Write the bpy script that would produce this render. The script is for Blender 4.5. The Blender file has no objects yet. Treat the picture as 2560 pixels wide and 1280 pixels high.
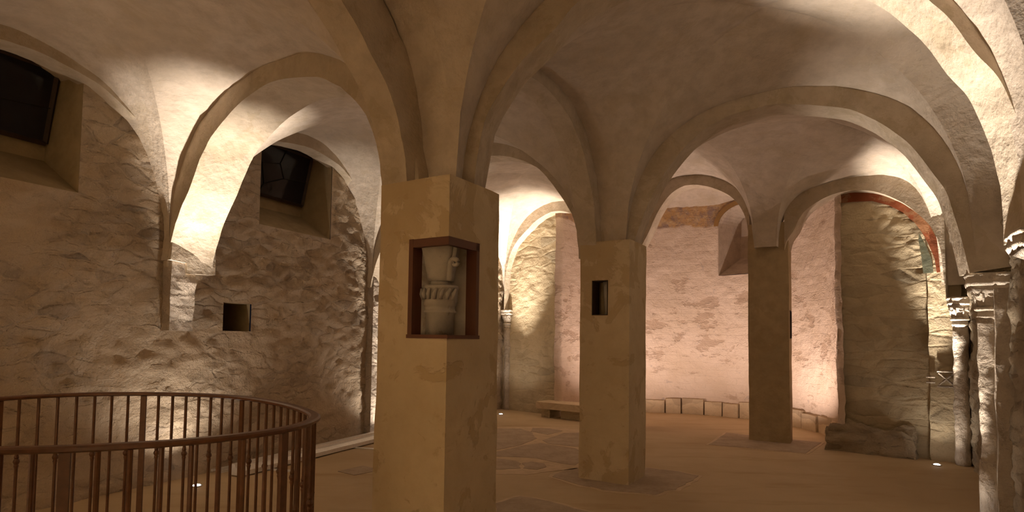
import bpy, bmesh, math, random
from mathutils import Vector, Matrix, noise
random.seed(7)
R = math.radians
SC = bpy.context.scene
COL = SC.collection

# ------------------------------------------------------------------ camera
cam_data = bpy.data.cameras.new('camera')
cam = bpy.data.objects.new('camera', cam_data)
COL.objects.link(cam)
cam_data.sensor_width = 36.0
cam_data.lens = 1450 / 2560 * 36.0
cam_data.shift_y = 139.6 / 2560
cam_data.clip_start = 0.05
cam.matrix_world = Matrix.Translation((0, 0, 1.55)) @ Matrix.Rotation(R(92.7), 4, 'X') @ Matrix.Rotation(R(0.8), 4, 'Z')
SC.camera = cam

# ------------------------------------------------------------------ world, exposure
w = bpy.data.worlds.new('world')
SC.world = w
w.use_nodes = True
w.node_tree.nodes['Background'].inputs[0].default_value = (0.004, 0.004, 0.006, 1)
w.node_tree.nodes['Background'].inputs[1].default_value = 1.0
SC.view_settings.view_transform = 'Standard'
SC.view_settings.look = 'None'
SC.view_settings.gamma = 1.0
SC.view_settings.use_curve_mapping = False
SC.view_settings.exposure = 0.0

# ------------------------------------------------------------------ lamps (floor uplights and added unseen fill), position, watts, colour, cone, aim
WHITE = (1.0, 0.87, 0.74)
PINK = (1.0, 0.76, 0.64)
WARM_FILL = (1.0, 0.80, 0.55)
#        x      y      W    colour  cone  aim point            what it stands by
LAMPS = [
    (-3.21,  6.03, 1600, WHITE, 30, (-3.10, 5.93, 3.2)),
    (-1.80,  8.95, 700, WHITE, 40, (-1.74, 8.90, 3.2)),
    (-0.20, 12.03, 2600, WHITE, 44, (-0.08, 12.15, 3.4)),
    ( 5.52,  7.58, 2300, WHITE, 28, (5.585, 7.65, 3.2)),
    ( 4.02,  5.30, 420, WHITE, 40, (4.05, 5.38, 3.2)),
    ( 2.74,  3.60, 1700, WHITE, 32, (2.76, 3.76, 3.2)),
    ( 4.42,  9.92, 230, PINK, 160, (4.5, 10.7, 2.6)),
    ( 2.35, 11.20, 230, PINK, 160, (3.0, 11.8, 2.6)),
    (-4.75,  3.10, 20, WARM_FILL, 90, (-4.4, 3.0, 3.2)),  # from here down: unseen lamps added as warm fill for pillars and walls
    (-5.60,  1.00, 650, WARM_FILL, 120, (-5.4, 0.2, 2.0)),
    (-2.20,  0.30, 800, WARM_FILL, 120, (-3.3, -0.9, 1.7)),
    (-0.40, -0.70, 560, WARM_FILL, 130, (-1.8, -1.0, 1.6)),
]
SPILL = (62, 62, 30, 16, 5, 14)      # watts each white lamp throws wide, outside its beam
LAMP_GAIN = 1.0

# ------------------------------------------------------------------ node helpers
class NT:
    def __init__(s, name):
        s.m = bpy.data.materials.new(name); s.m.use_nodes = True
        s.t = s.m.node_tree; s.t.nodes.clear()
        s.out = s.n('ShaderNodeOutputMaterial'); s.b = s.n('ShaderNodeBsdfPrincipled')
        s.l(s.b.outputs[0], s.out.inputs[0])
        s.tc = s.n('ShaderNodeTexCoord').outputs['Object']
        s.bump = None
    def n(s, k, **kw):
        x = s.t.nodes.new(k)
        for a, v in kw.items(): setattr(x, a, v)
        return x
    def l(s, a, b): s.t.links.new(a, b)
    def mapped(s, scale=(1, 1, 1), rot=(0, 0, 0), src=None):
        x = s.n('ShaderNodeMapping'); x.inputs['Scale'].default_value = scale
        x.inputs['Rotation'].default_value = rot
        s.l(src or s.tc, x.inputs[0]); return x.outputs[0]
    def noise(s, scale, detail=4, rough=.55, vec=None, dist=0.0):
        x = s.n('ShaderNodeTexNoise'); x.inputs['Scale'].default_value = scale
        x.inputs['Detail'].default_value = detail; x.inputs['Roughness'].default_value = rough
        x.inputs['Distortion'].default_value = dist
        s.l(vec or s.tc, x.inputs['Vector']); return x
    def vor(s, scale, feature='F1', vec=None):
        x = s.n('ShaderNodeTexVoronoi', feature=feature); x.inputs['Scale'].default_value = scale
        s.l(vec or s.tc, x.inputs['Vector']); return x
    def ramp(s, fac, stops, interp='LINEAR'):
        x = s.n('ShaderNodeValToRGB'); cr = x.color_ramp; cr.interpolation = interp
        while len(cr.elements) < len(stops): cr.elements.new(.5)
        for e, (p, c) in zip(cr.elements, stops):
            e.position = p; e.color = (*c, 1) if len(c) == 3 else c
        s.l(fac, x.inputs[0]); return x.outputs[0]
    def fac(s, fac, lo, hi):
        x = s.n('ShaderNodeMapRange', interpolation_type='SMOOTHSTEP')
        x.inputs[1].default_value = lo; x.inputs[2].default_value = hi
        s.l(fac, x.inputs[0]); return x.outputs[0]
    def mix(s, f, a, b, mode='MIX'):
        x = s.n('ShaderNodeMix', data_type='RGBA', blend_type=mode)
        for i, v in ((0, f), (6, a), (7, b)):
            if isinstance(v, (int, float)): x.inputs[i].default_value = v
            elif isinstance(v, tuple): x.inputs[i].default_value = (*v, 1)
            else: s.l(v, x.inputs[i])
        return x.outputs[2]
    def math(s, op, a, b=0.0):
        x = s.n('ShaderNodeMath', operation=op)
        for i, v in ((0, a), (1, b)):
            if isinstance(v, (int, float)): x.inputs[i].default_value = v
            else: s.l(v, x.inputs[i])
        return x.outputs[0]
    def addbump(s, h, dist, strength=1.0):
        x = s.n('ShaderNodeBump'); x.inputs['Distance'].default_value = dist
        x.inputs['Strength'].default_value = strength
        s.l(h, x.inputs['Height'])
        if s.bump: s.l(s.bump, x.inputs['Normal'])
        s.bump = x.outputs[0]
    def done(s, color, rough=.9, metal=0.0, spec=.2):
        if isinstance(color, tuple): s.b.inputs['Base Color'].default_value = (*color, 1)
        else: s.l(color, s.b.inputs['Base Color'])
        s.b.inputs['Roughness'].default_value = rough; s.b.inputs['Metallic'].default_value = metal
        s.b.inputs['Specular IOR Level'].default_value = spec
        if s.bump: s.l(s.bump, s.b.inputs['Normal'])
        return s.m

def m_plaster(name, a, b, stain=None, stain_amt=.5, bump=.012, zfade=None):
    t = NT(name)
    n1 = t.noise(1.1, 5, .6).outputs[0]; n2 = t.noise(6, 6, .65).outputs[0]
    c = t.mix(t.fac(n1, .35, .65), a, b)
    c = t.mix(t.fac(n2, .3, .8), c, tuple(x * .82 for x in a))
    if stain:
        n3 = t.noise(3.2, 6, .7, dist=.4).outputs[0]
        f = t.math('MULTIPLY', t.fac(n3, .54, .60), stain_amt)
        c = t.mix(f, c, stain)
    t.addbump(t.noise(3.5, 4, .5).outputs[0], bump * 3)
    t.addbump(t.noise(16, 6, .6).outputs[0], bump)
    t.addbump(t.noise(70, 3, .6).outputs[0], bump * .15)
    return t.done(c, .92, 0, .12)

def m_rubble(name, a, b, dark, sx=3.2, sz=7.5, bump=.035, plaster=None, pl_lo=.5, pl_hi=.62, rot=0.0, warp=.22):
    """coursed rubble: warped cells, per-stone tone, mortar recesses, patches of surviving plaster"""
    t = NT(name)
    v0 = t.mapped((1, 1, 1), (0, 0, rot))
    wn = t.n('ShaderNodeTexNoise'); wn.inputs['Scale'].default_value = 2.2; wn.inputs['Detail'].default_value = 3
    t.l(v0, wn.inputs['Vector'])
    wv = t.n('ShaderNodeVectorMath', operation='MULTIPLY_ADD')
    t.l(wn.outputs['Color'], wv.inputs[0]); wv.inputs[1].default_value = (warp, warp, warp); t.l(v0, wv.inputs[2])
    v = t.mapped((sx, .6, sz), (0, 0, 0), wv.outputs[0])
    edge = t.vor(1.0, 'DISTANCE_TO_EDGE', v).outputs['Distance']
    cell = t.vor(1.0, 'F1', v).outputs['Color']
    sep = t.n('ShaderNodeSeparateColor'); t.l(cell, sep.inputs[0])
    n1 = t.noise(2.0, 5, .6).outputs[0]; n2 = t.noise(14, 6, .7).outputs[0]
    c = t.mix(t.fac(n1, .35, .65), a, b)
    c = t.mix(t.math('MULTIPLY', t.fac(sep.outputs[0], .55, .95), .45), c, tuple(x * .7 for x in a))
    c = t.mix(t.math('MULTIPLY', t.fac(sep.outputs[1], .88, .97), .5), c, dark)
    c = t.mix(t.math('MULTIPLY', t.fac(n2, .45, .8), .5), c, tuple(x * .62 for x in b))
    e = t.fac(edge, .0, .16)
    c = t.mix(t.math('MULTIPLY', t.math('SUBTRACT', 1.0, e), .06), c, dark)
    rel = e
    if plaster:
        pm = t.fac(t.noise(.75, 6, .68).outputs[0], pl_lo, pl_hi)
        c = t.mix(t.math('MULTIPLY', pm, .8), c, plaster)
        rel = t.math('MAXIMUM', e, t.math('MULTIPLY', pm, .85))
    t.addbump(rel, bump * .4)
    t.addbump(t.noise(9, 7, .65).outputs[0], bump * 1.1)
    t.addbump(t.noise(38, 5, .65).outputs[0], bump * .4)
    return t.done(c, .95, 0, .1)

def m_simple(name, c, rough=.6, metal=0.0, spec=.3, var=.15, scale=12, bump=0.002):
    t = NT(name)
    n = t.noise(scale, 5, .6).outputs[0]
    col = t.mix(t.fac(n, .3, .7), tuple(x * (1 - var) for x in c), tuple(min(1, x * (1 + var)) for x in c))
    if bump: t.addbump(n, bump)
    return t.done(col, rough, metal, spec)

M = {}
M['vault'] = m_plaster('vault_plaster', (.58, .49, .39), (.64, .55, .46), (.49, .40, .28), .35, .010)
M['rib'] = m_plaster('rib_stone', (.54, .45, .34), (.61, .52, .41), (.40, .32, .20), .4, .011)
M['pillar0'] = m_plaster('pillar_plaster', (.60, .47, .30), (.66, .53, .35), (.40, .27, .13), .55, .008)
t = NT('pillar_plaster_stained')
sp = t.n('ShaderNodeSeparateXYZ'); t.l(t.tc, sp.inputs[0])
n1 = t.noise(1.1, 5, .6).outputs[0]; n2 = t.noise(6, 6, .65).outputs[0]; n3 = t.noise(2.6, 5, .62, dist=.5).outputs[0]; n4 = t.noise(7, 5, .6, dist=.4).outputs[0]
c = t.mix(t.fac(n1, .35, .65), (.60, .485, .32), (.66, .54, .37))
c = t.mix(t.math('MULTIPLY', t.fac(n2, .35, .8), .5), c, (.50, .38, .23))
top = t.math('MULTIPLY', t.fac(sp.outputs[2], 1.9, 2.45), .12)
low = t.math('MULTIPLY', t.math('SUBTRACT', 1.0, t.fac(sp.outputs[2], .3, 1.1)), .05)
f = t.fac(t.math('ADD', n3, t.math('ADD', top, low)), .56, .61)
c = t.mix(t.math('MULTIPLY', f, .55), c, (.45, .33, .18))
f2 = t.fac(n4, .62, .66)
c = t.mix(t.math('MULTIPLY', f2, .35), c, (.45, .32, .17))
t.addbump(t.noise(3.5, 4, .5).outputs[0], .02); t.addbump(t.noise(16, 6, .6).outputs[0], .007); t.addbump(f, -.004)
M['pillar'] = t.done(c, .92, 0, .12)
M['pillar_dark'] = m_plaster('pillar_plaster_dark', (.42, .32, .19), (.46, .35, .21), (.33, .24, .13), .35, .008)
M['left'] = m_rubble('left_wall_rubble', (.56, .44, .31), (.62, .50, .37), (.27, .22, .18), 3.6, 8.0, .04, (.62, .49, .35), .46, .60, R(-63.2))
M['right'] = m_rubble('right_wall_rubble', (.46, .37, .26), (.52, .43, .31), (.25, .2, .15), 3.0, 7.0, .05, None, rot=R(-57))
M['east'] = m_rubble('east_wall_masonry', (.46, .37, .24), (.54, .44, .29), (.26, .22, .16), 2.4, 6.5, .024, (.54, .44, .29), .48, .62, R(37), .09)
M['pier'] = m_rubble('pier_stone', (.60, .50, .40), (.66, .56, .46), (.3, .25, .2), 4.0, 6.0, .05, None)
M['carved'] = m_plaster('carved_stone', (.62, .54, .44), (.68, .60, .50), (.42, .34, .26), .5, .02)
M['shaft'] = m_plaster('shaft_stone', (.52, .44, .35), (.62, .53, .43), (.36, .29, .22), .6, .03)
M['fragment'] = m_plaster('grey_marble', (.44, .40, .34), (.54, .50, .44), (.24, .19, .13), .5, .006)
M['iron'] = m_simple('brown_painted_iron', (.14, .060, .028), .42, .0, .5, .2, 20, .001)
M['frame'] = m_simple('brown_frame_paint', (.125, .045, .022), .5, 0, .4, .1, 8, .0005)
M['black'] = m_simple('dark_void', (.02, .016, .012), .9, 0, .05)
M['metal'] = m_simple('brushed_aluminium', (.70, .67, .63), .45, .25, .5, .06, 30, .0005)
M['winframe'] = m_simple('dark_window_frame', (.05, .032, .02), .5, 0, .3)
M['lead'] = m_simple('lead_strip', (.02, .018, .016), .6, 0, .3)
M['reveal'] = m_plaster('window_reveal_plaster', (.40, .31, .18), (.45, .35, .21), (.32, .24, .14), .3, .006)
M['lampring'] = m_simple('steel_ring', (.45, .42, .4), .3, .9, .5)

t = NT('window_glass')
g = t.noise(5, 3, .5).outputs[0]
t.addbump(g, .004)
M['glass'] = t.done(t.mix(g, (.035, .035, .042), (.06, .06, .07)), .12, 0, .5)

t = NT('lamp_lens')
em = t.n('ShaderNodeEmission'); em.inputs[0].default_value = (1, .9, .82, 1); em.inputs[1].default_value = 40
t.l(em.outputs[0], t.out.inputs[0]); M['lens'] = t.m

t = NT('floor_screed')
n1 = t.noise(.55, 5, .6).outputs[0]; n2 = t.noise(3.0, 6, .65, dist=.6).outputs[0]; n3 = t.noise(60, 4, .7).outputs[0]
st = t.noise(1.6, 5, .6, t.mapped((.5, 2.2, 1), (0, 0, .5))).outputs[0]
c = t.mix(t.fac(n1, .35, .65), (.47, .345, .205), (.55, .415, .26))
c = t.mix(t.math('MULTIPLY', t.fac(st, .5, .75), .45), c, (.34, .225, .115))
c = t.mix(t.math('MULTIPLY', t.fac(n2, .58, .75), .3), c, (.56, .43, .28))
t.addbump(n3, .002); t.addbump(n2, .004)
M['floor'] = t.done(c, .75, 0, .2)

t = NT('old_paving_stone')
n1 = t.noise(3.5, 6, .7).outputs[0]; n2 = t.noise(22, 6, .7).outputs[0]
c = t.mix(t.fac(n1, .35, .65), (.38, .29, .205), (.47, .365, .27))
c = t.mix(t.math('MULTIPLY', t.fac(n2, .4, .75), .5), c, (.50, .40, .30))
t.addbump(n1, .02); t.addbump(n2, .008)
M['paving'] = t.done(c, .85, 0, .2)
M['mortar'] = m_plaster('pale_mortar', (.60, .46, .31), (.66, .51, .36), None, 0, .004)

# apse wall: pale render over courses, brown patches, ochre painted band at the top
t = NT('apse_wall')
ang = t.n('ShaderNodeSeparateXYZ'); t.l(t.tc, ang.inputs[0])
vx, vy, vz = ang.outputs[0], ang.outputs[1], ang.outputs[2]
th = t.math('MULTIPLY', t.math('ARCTAN2', vy, vx), 2.5)
cmb = t.n('ShaderNodeCombineXYZ'); t.l(th, cmb.inputs[0]); t.l(vz, cmb.inputs[1])
wz = t.math('ADD', vz, t.math('MULTIPLY', t.noise(2.5, 4, .6).outputs[0], .16))
cmb2 = t.n('ShaderNodeCombineXYZ'); t.l(t.math('ADD', th, t.math('MULTIPLY', t.noise(3.1, 4, .6).outputs[0], .2)), cmb2.inputs[0]); t.l(wz, cmb2.inputs[1])
br = t.n('ShaderNodeTexBrick'); t.l(cmb2.outputs[0], br.inputs['Vector']); br.inputs['Scale'].default_value = 1.0
br.inputs['Brick Width'].default_value = .42; br.inputs['Row Height'].default_value = .15
br.inputs['Mortar Size'].default_value = .012; br.inputs['Mortar Smooth'].default_value = .6
br.inputs['Color1'].default_value = (1, 1, 1, 1); br.inputs['Color2'].default_value = (.8, .8, .8, 1); br.inputs['Mortar'].default_value = (0, 0, 0, 1)
n1 = t.noise(1.3, 5, .6).outputs[0]; n2 = t.noise(5, 7, .7, dist=.5).outputs[0]
c = t.mix(t.fac(n1, .35, .65), (.62, .49, .38), (.68, .55, .45))
c = t.mix(.03, c, br.outputs[0], 'MULTIPLY')
midz = t.math('MULTIPLY', t.fac(vz, .7, 1.3), t.math('SUBTRACT', 1.0, t.fac(vz, 2.3, 3.1)))
pn = t.noise(2.0, 5, .62, t.mapped((1, 1, 1.8)), dist=.2).outputs[0]
pm = t.fac(t.math('ADD', pn, t.math('MULTIPLY', midz, .09)), .61, .69)
c = t.mix(t.math('MULTIPLY', pm, .55), c, (.38, .26, .18))
pn2 = t.fac(t.noise(4.2, 6, .7, dist=.5).outputs[0], .62, .68)
c = t.mix(t.math('MULTIPLY', pn2, .45), c, (.36, .30, .28))
band = t.fac(t.math('ADD', vz, t.math('MULTIPLY', t.noise(1.9, 5, .6).outputs[0], .35)), 4.22, 4.27)
oc = t.mix(t.fac(n2, .4, .62), (.50, .29, .11), (.25, .17, .15))
oc = t.mix(t.fac(t.noise(9, 5, .7).outputs[0], .45, .7), oc, (.55, .38, .2))
c = t.mix(t.math('MULTIPLY', band, .85), c, oc)
t.addbump(br.outputs['Fac'], -.0018)
t.addbump(pm, -.008)
t.addbump(t.noise(7, 6, .65).outputs[0], .03)
t.addbump(t.noise(30, 5, .65).outputs[0], .006)
M['apse'] = t.done(c, .93, 0, .1)

M['apse_base'] = m_rubble('apse_footing_blocks', (.62, .48, .32), (.68, .55, .38), (.3, .22, .15), 2.2, 4.0, .02, None)
M['fresco_red'] = m_plaster('red_fresco', (.42, .13, .06), (.50, .19, .10), (.55, .38, .22), .5, .006)
M['fresco_blue'] = m_plaster('blue_green_fresco', (.24, .27, .20), (.34, .33, .22), (.46, .38, .25), .6, .006)
M['ochre'] = m_plaster('ochre_stripe', (.62, .40, .17), (.56, .34, .14), None, 0, .004)

# ------------------------------------------------------------------ object helpers
def link(name, me, mat, parent=None, smooth=False):
    o = bpy.data.objects.new(name, me); COL.objects.link(o)
    if mat is not None and not me.materials: me.materials.append(M[mat] if isinstance(mat, str) else mat)
    if parent is not None: o.parent = parent
    if smooth:
        me.polygons.foreach_set('use_smooth', [True] * len(me.polygons))
    return o
def mesh(name, verts, faces, mat, parent=None, smooth=False):
    me = bpy.data.meshes.new(name); me.from_pydata([tuple(v) for v in verts], [], faces); me.update()
    return link(name, me, mat, parent, smooth)
def frombm(name, bm, mat, parent=None, smooth=False):
    bmesh.ops.recalc_face_normals(bm, faces=bm.faces)
    me = bpy.data.meshes.new(name); bm.to_mesh(me); bm.free()
    return link(name, me, mat, parent, smooth)
def tag(o, label, cat, group=None, kind=None):
    o['label'] = label; o['category'] = cat
    if group: o['group'] = group
    if kind: o['kind'] = kind
    return o
def thing(name, loc, label, cat, group=None, rz=0.0):
    o = bpy.data.objects.new(name, None); COL.objects.link(o); o.location = loc; o.rotation_euler = (0, 0, rz)
    return tag(o, label, cat, group)
def struct(o, label=None):
    o['kind'] = 'structure'
    if label: o['label'] = label
    return o
def V2(x, y): return Vector((x, y))
def box_bm(bm, c, s, mat=None):
    r = bmesh.ops.create_cube(bm, size=1)
    m = Matrix.Translation(c) @ (mat if mat else Matrix.Identity(4)) @ Matrix.Diagonal((*s, 1))
    bmesh.ops.transform(bm, matrix=m, verts=r['verts']); return r['verts']
def prism(bm, poly, z0, z1):
    a = [bm.verts.new((x, y, z0)) for x, y in poly]; b = [bm.verts.new((x, y, z1)) for x, y in poly]
    n = len(poly)
    bm.faces.new(a[::-1]); bm.faces.new(b)
    for i in range(n): bm.faces.new((a[i], a[(i + 1) % n], b[(i + 1) % n], b[i]))
def lathe(bm, prof, n=32, cx=0, cy=0, a0=0, a1=2 * math.pi, sq=None):
    """sq(z) 0..1 squares the section"""
    full = abs(a1 - a0 - 2 * math.pi) < 1e-6
    m = n if full else n + 1
    rings = []
    for r, z in prof:
        ring = []
        for i in range(m):
            a = a0 + (a1 - a0) * i / n
            k = 1.0
            if sq:
                q = sq(z); k = (1 - q) + q / max(abs(math.cos(a)), abs(math.sin(a)))
                k = min(k, 1 + .34 * q)
            ring.append(bm.verts.new((cx + r * k * math.cos(a), cy + r * k * math.sin(a), z)))
        rings.append(ring)
    for p, q in zip(rings, rings[1:]):
        for i in range(n):
            j = (i + 1) % m
            bm.faces.new((p[i], p[j], q[j], q[i]))
    if full:
        bm.faces.new(rings[0][::-1]); bm.faces.new(rings[-1])
def tube(bm, pts, r, n=8):
    pts = [Vector(p) for p in pts]; rings = []
    up = Vector((0, 0, 1))
    for i, p in enumerate(pts):
        d = (pts[min(i + 1, len(pts) - 1)] - pts[max(i - 1, 0)]).normalized()
        a = d.cross(up);
        if a.length < 1e-3: a = d.cross(Vector((1, 0, 0)))
        a.normalize(); b = d.cross(a).normalized()
        rr = r[i] if isinstance(r, (list, tuple)) else r
        rings.append([bm.verts.new(p + (a * math.cos(2 * math.pi * k / n) + b * math.sin(2 * math.pi * k / n)) * rr) for k in range(n)])
    for p, q in zip(rings, rings[1:]):
        for i in range(n): bm.faces.new((p[i], p[(i + 1) % n], q[(i + 1) % n], q[i]))
    bm.faces.new(rings[0][::-1]); bm.faces.new(rings[-1])
def nz(p, s, o=4): return noise.fractal(Vector(p) * s, 1.0, 2.0, o)
def interp(samples, x):
    for (x0, y0), (x1, y1) in zip(samples, samples[1:]):
        if x <= x1: return y0 + (y1 - y0) * (x - x0) / max(1e-9, x1 - x0)
    return samples[-1][1]

# ------------------------------------------------------------------ the plan (metres, measured on the floor)
U = V2(.857, -.515); VV = V2(.515, .857)
P1 = V2(-.51, 4.07); P2 = V2(1.17, 6.68); P3 = V2(4.15, 9.32); Q3 = V2(2.05, 10.70)
STEP = P2 - P1
P0 = P1 - STEP; PM = P0 - STEP
A = V2(5.86, 7.62); B = V2(4.31, 5.23); C = V2(3.14, 3.40)
rd = (A - B).normalized()
C0 = C - rd * 3.0; CM = C0 - rd * 3.0
L1 = V2(-3.58, 6.27); L2 = V2(-2.16, 9.11); D = V2(-.18, 13.0)
ld = (L2 - L1).normalized(); ln = V2(-ld.y, ld.x)        # ln points out of the room
L0 = L1 - ld * 3.15; LM = L0 - ld * 3.1
rn = V2(rd.y, -rd.x)                                       # out of the room
EL = V2(1.0, 11.9); ER = V2(4.86, 8.65)
AC = V2(2.93, 10.28); AR = 2.50
def at(P, a, b): return P + U * a + VV * b

# ------------------------------------------------------------------ floor
fl = []
bm = bmesh.new()
prism(bm, [(-9, -4), (3, -4), (9, 5), (9, 14), (3, 16), (-4, 16), (-9, 6)], -.2, 0)
struct(frombm('floor', bm, 'floor'), 'smooth ochre screed floor of the crypt')

# ------------------------------------------------------------------ walls as relief grids
def wall(name, P, Q, z0, z1, mat, holes=(), amp=.03, res=.035, out=None, big=.02, off=0.0, smoothz=None, label=None, stones=1.0):
    d = (Q - P); L = d.length; d = d / L
    n = out if out else V2(-d.y, d.x)
    xs = set(); zs = set()
    k = max(2, int(L / res)); kz = max(2, int((z1 - z0) / res))
    X = [L * i / k for i in range(k + 1)]; Z = [z0 + (z1 - z0) * i / kz for i in range(kz + 1)]
    def snap(arr, v):
        i = min(range(len(arr)), key=lambda q: abs(arr[q] - v)); arr[i] = v; return i
    hs = [(snap(X, a0), snap(X, a1), snap(Z, b0), snap(Z, b1)) for a0, a1, b0, b1 in holes]
    verts = []; idx = {}
    for i, x in enumerate(X):
        for j, z in enumerate(Z):
            p = Vector((x, z, 0))
            f = 1.0
            for h0, h1, g0, g1 in hs:
                dx = max(X[h0] - x, 0, x - X[h1]); dz = max(Z[g0] - z, 0, z - Z[g1])
                f = min(f, math.hypot(dx, dz) / .10)
            wp = Vector((P.x + d.x * x, P.y + d.y * x, z))
            q = Vector((x * 3.6 + .5 * noise.noise(wp * 2), z * 7.5 + .6 * noise.noise(wp * 2.3 + Vector((5, 0, 0))), 0))
            dd = noise.voronoi(q)[0]
            st = min(1.0, (dd[1] - dd[0]) * 2.2)
            rough = nz(wp, 2.2, 5)
            sm = smoothz(x, z) if smoothz else 1.0
            h = f * (amp * stones * sm * (st - .6) + amp * .7 * sm * nz(wp, 7, 4) + big * rough)
            o = off - h
            verts.append((wp.x + n.x * o, wp.y + n.y * o, z))
    W = len(Z)
    faces = []
    for i in range(len(X) - 1):
        for j in range(len(Z) - 1):
            if any(h0 <= i < h1 and g0 <= j < g1 for h0, h1, g0, g1 in hs): continue
            faces.append((i * W + j, i * W + j + 1, (i + 1) * W + j + 1, (i + 1) * W + j))
    # orient to the room
    o = mesh(name, verts, faces, mat, smooth=True)
    struct(o, label)
    return o, d, n
ZT = 5.0
LP = LM; lenL = (D + ld * .5 - LP).length
aL1 = (L1 - LP).length                                     # distance of L1 along the left wall
win = [(aL1 - 2.25, aL1 - 1.05, 2.85, 4.6), (aL1 + .95, aL1 + 2.16, 2.93, 4.6)]
hole = (aL1 + .50, aL1 + .88, 1.60, 1.93)
def smL(x, z):
    # the upper left bay keeps more plaster, the right of it is bare stone
    s = interp([(0, .3), (aL1 - .4, .35), (aL1 + .1, 1.0), (99, 1.0)], x)
    if z < 1.55: s = max(s, .8)
    return s
wl, _, _ = wall('wall_left', LP, D + ld * .5, 0, ZT, 'left', win + [hole], .022, .035, ln, .03, 0, smL, 'long rubble stone wall on the left side')
# right wall, 2 stretches to follow its line
wr, _, _ = wall('wall_right', CM - rd * .5, A + rd * .9, 0, ZT, 'right', (), .022, .04, rn, .05, .12, None, 'dark rubble wall on the right side')
wall('wall_back', LM - ld * 0 + ln * .4, CM + rn * .4, 0, ZT, 'right', (), .02, .12, None, .02, 0, None, 'wall behind')
wall('wall_east_right', ER, V2(6.25, 7.60), 0, ZT, 'east', (), .014, .035, V2(.60, .80), .018, 0, None, 'flat masonry wall between apse and right corner')
wall('wall_east_left', D + V2(-.35, .30), EL, 0, ZT, 'east', (), .014, .04, V2(.60, .80), .015, 0, None, 'flat masonry wall between left corner and apse')

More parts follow.
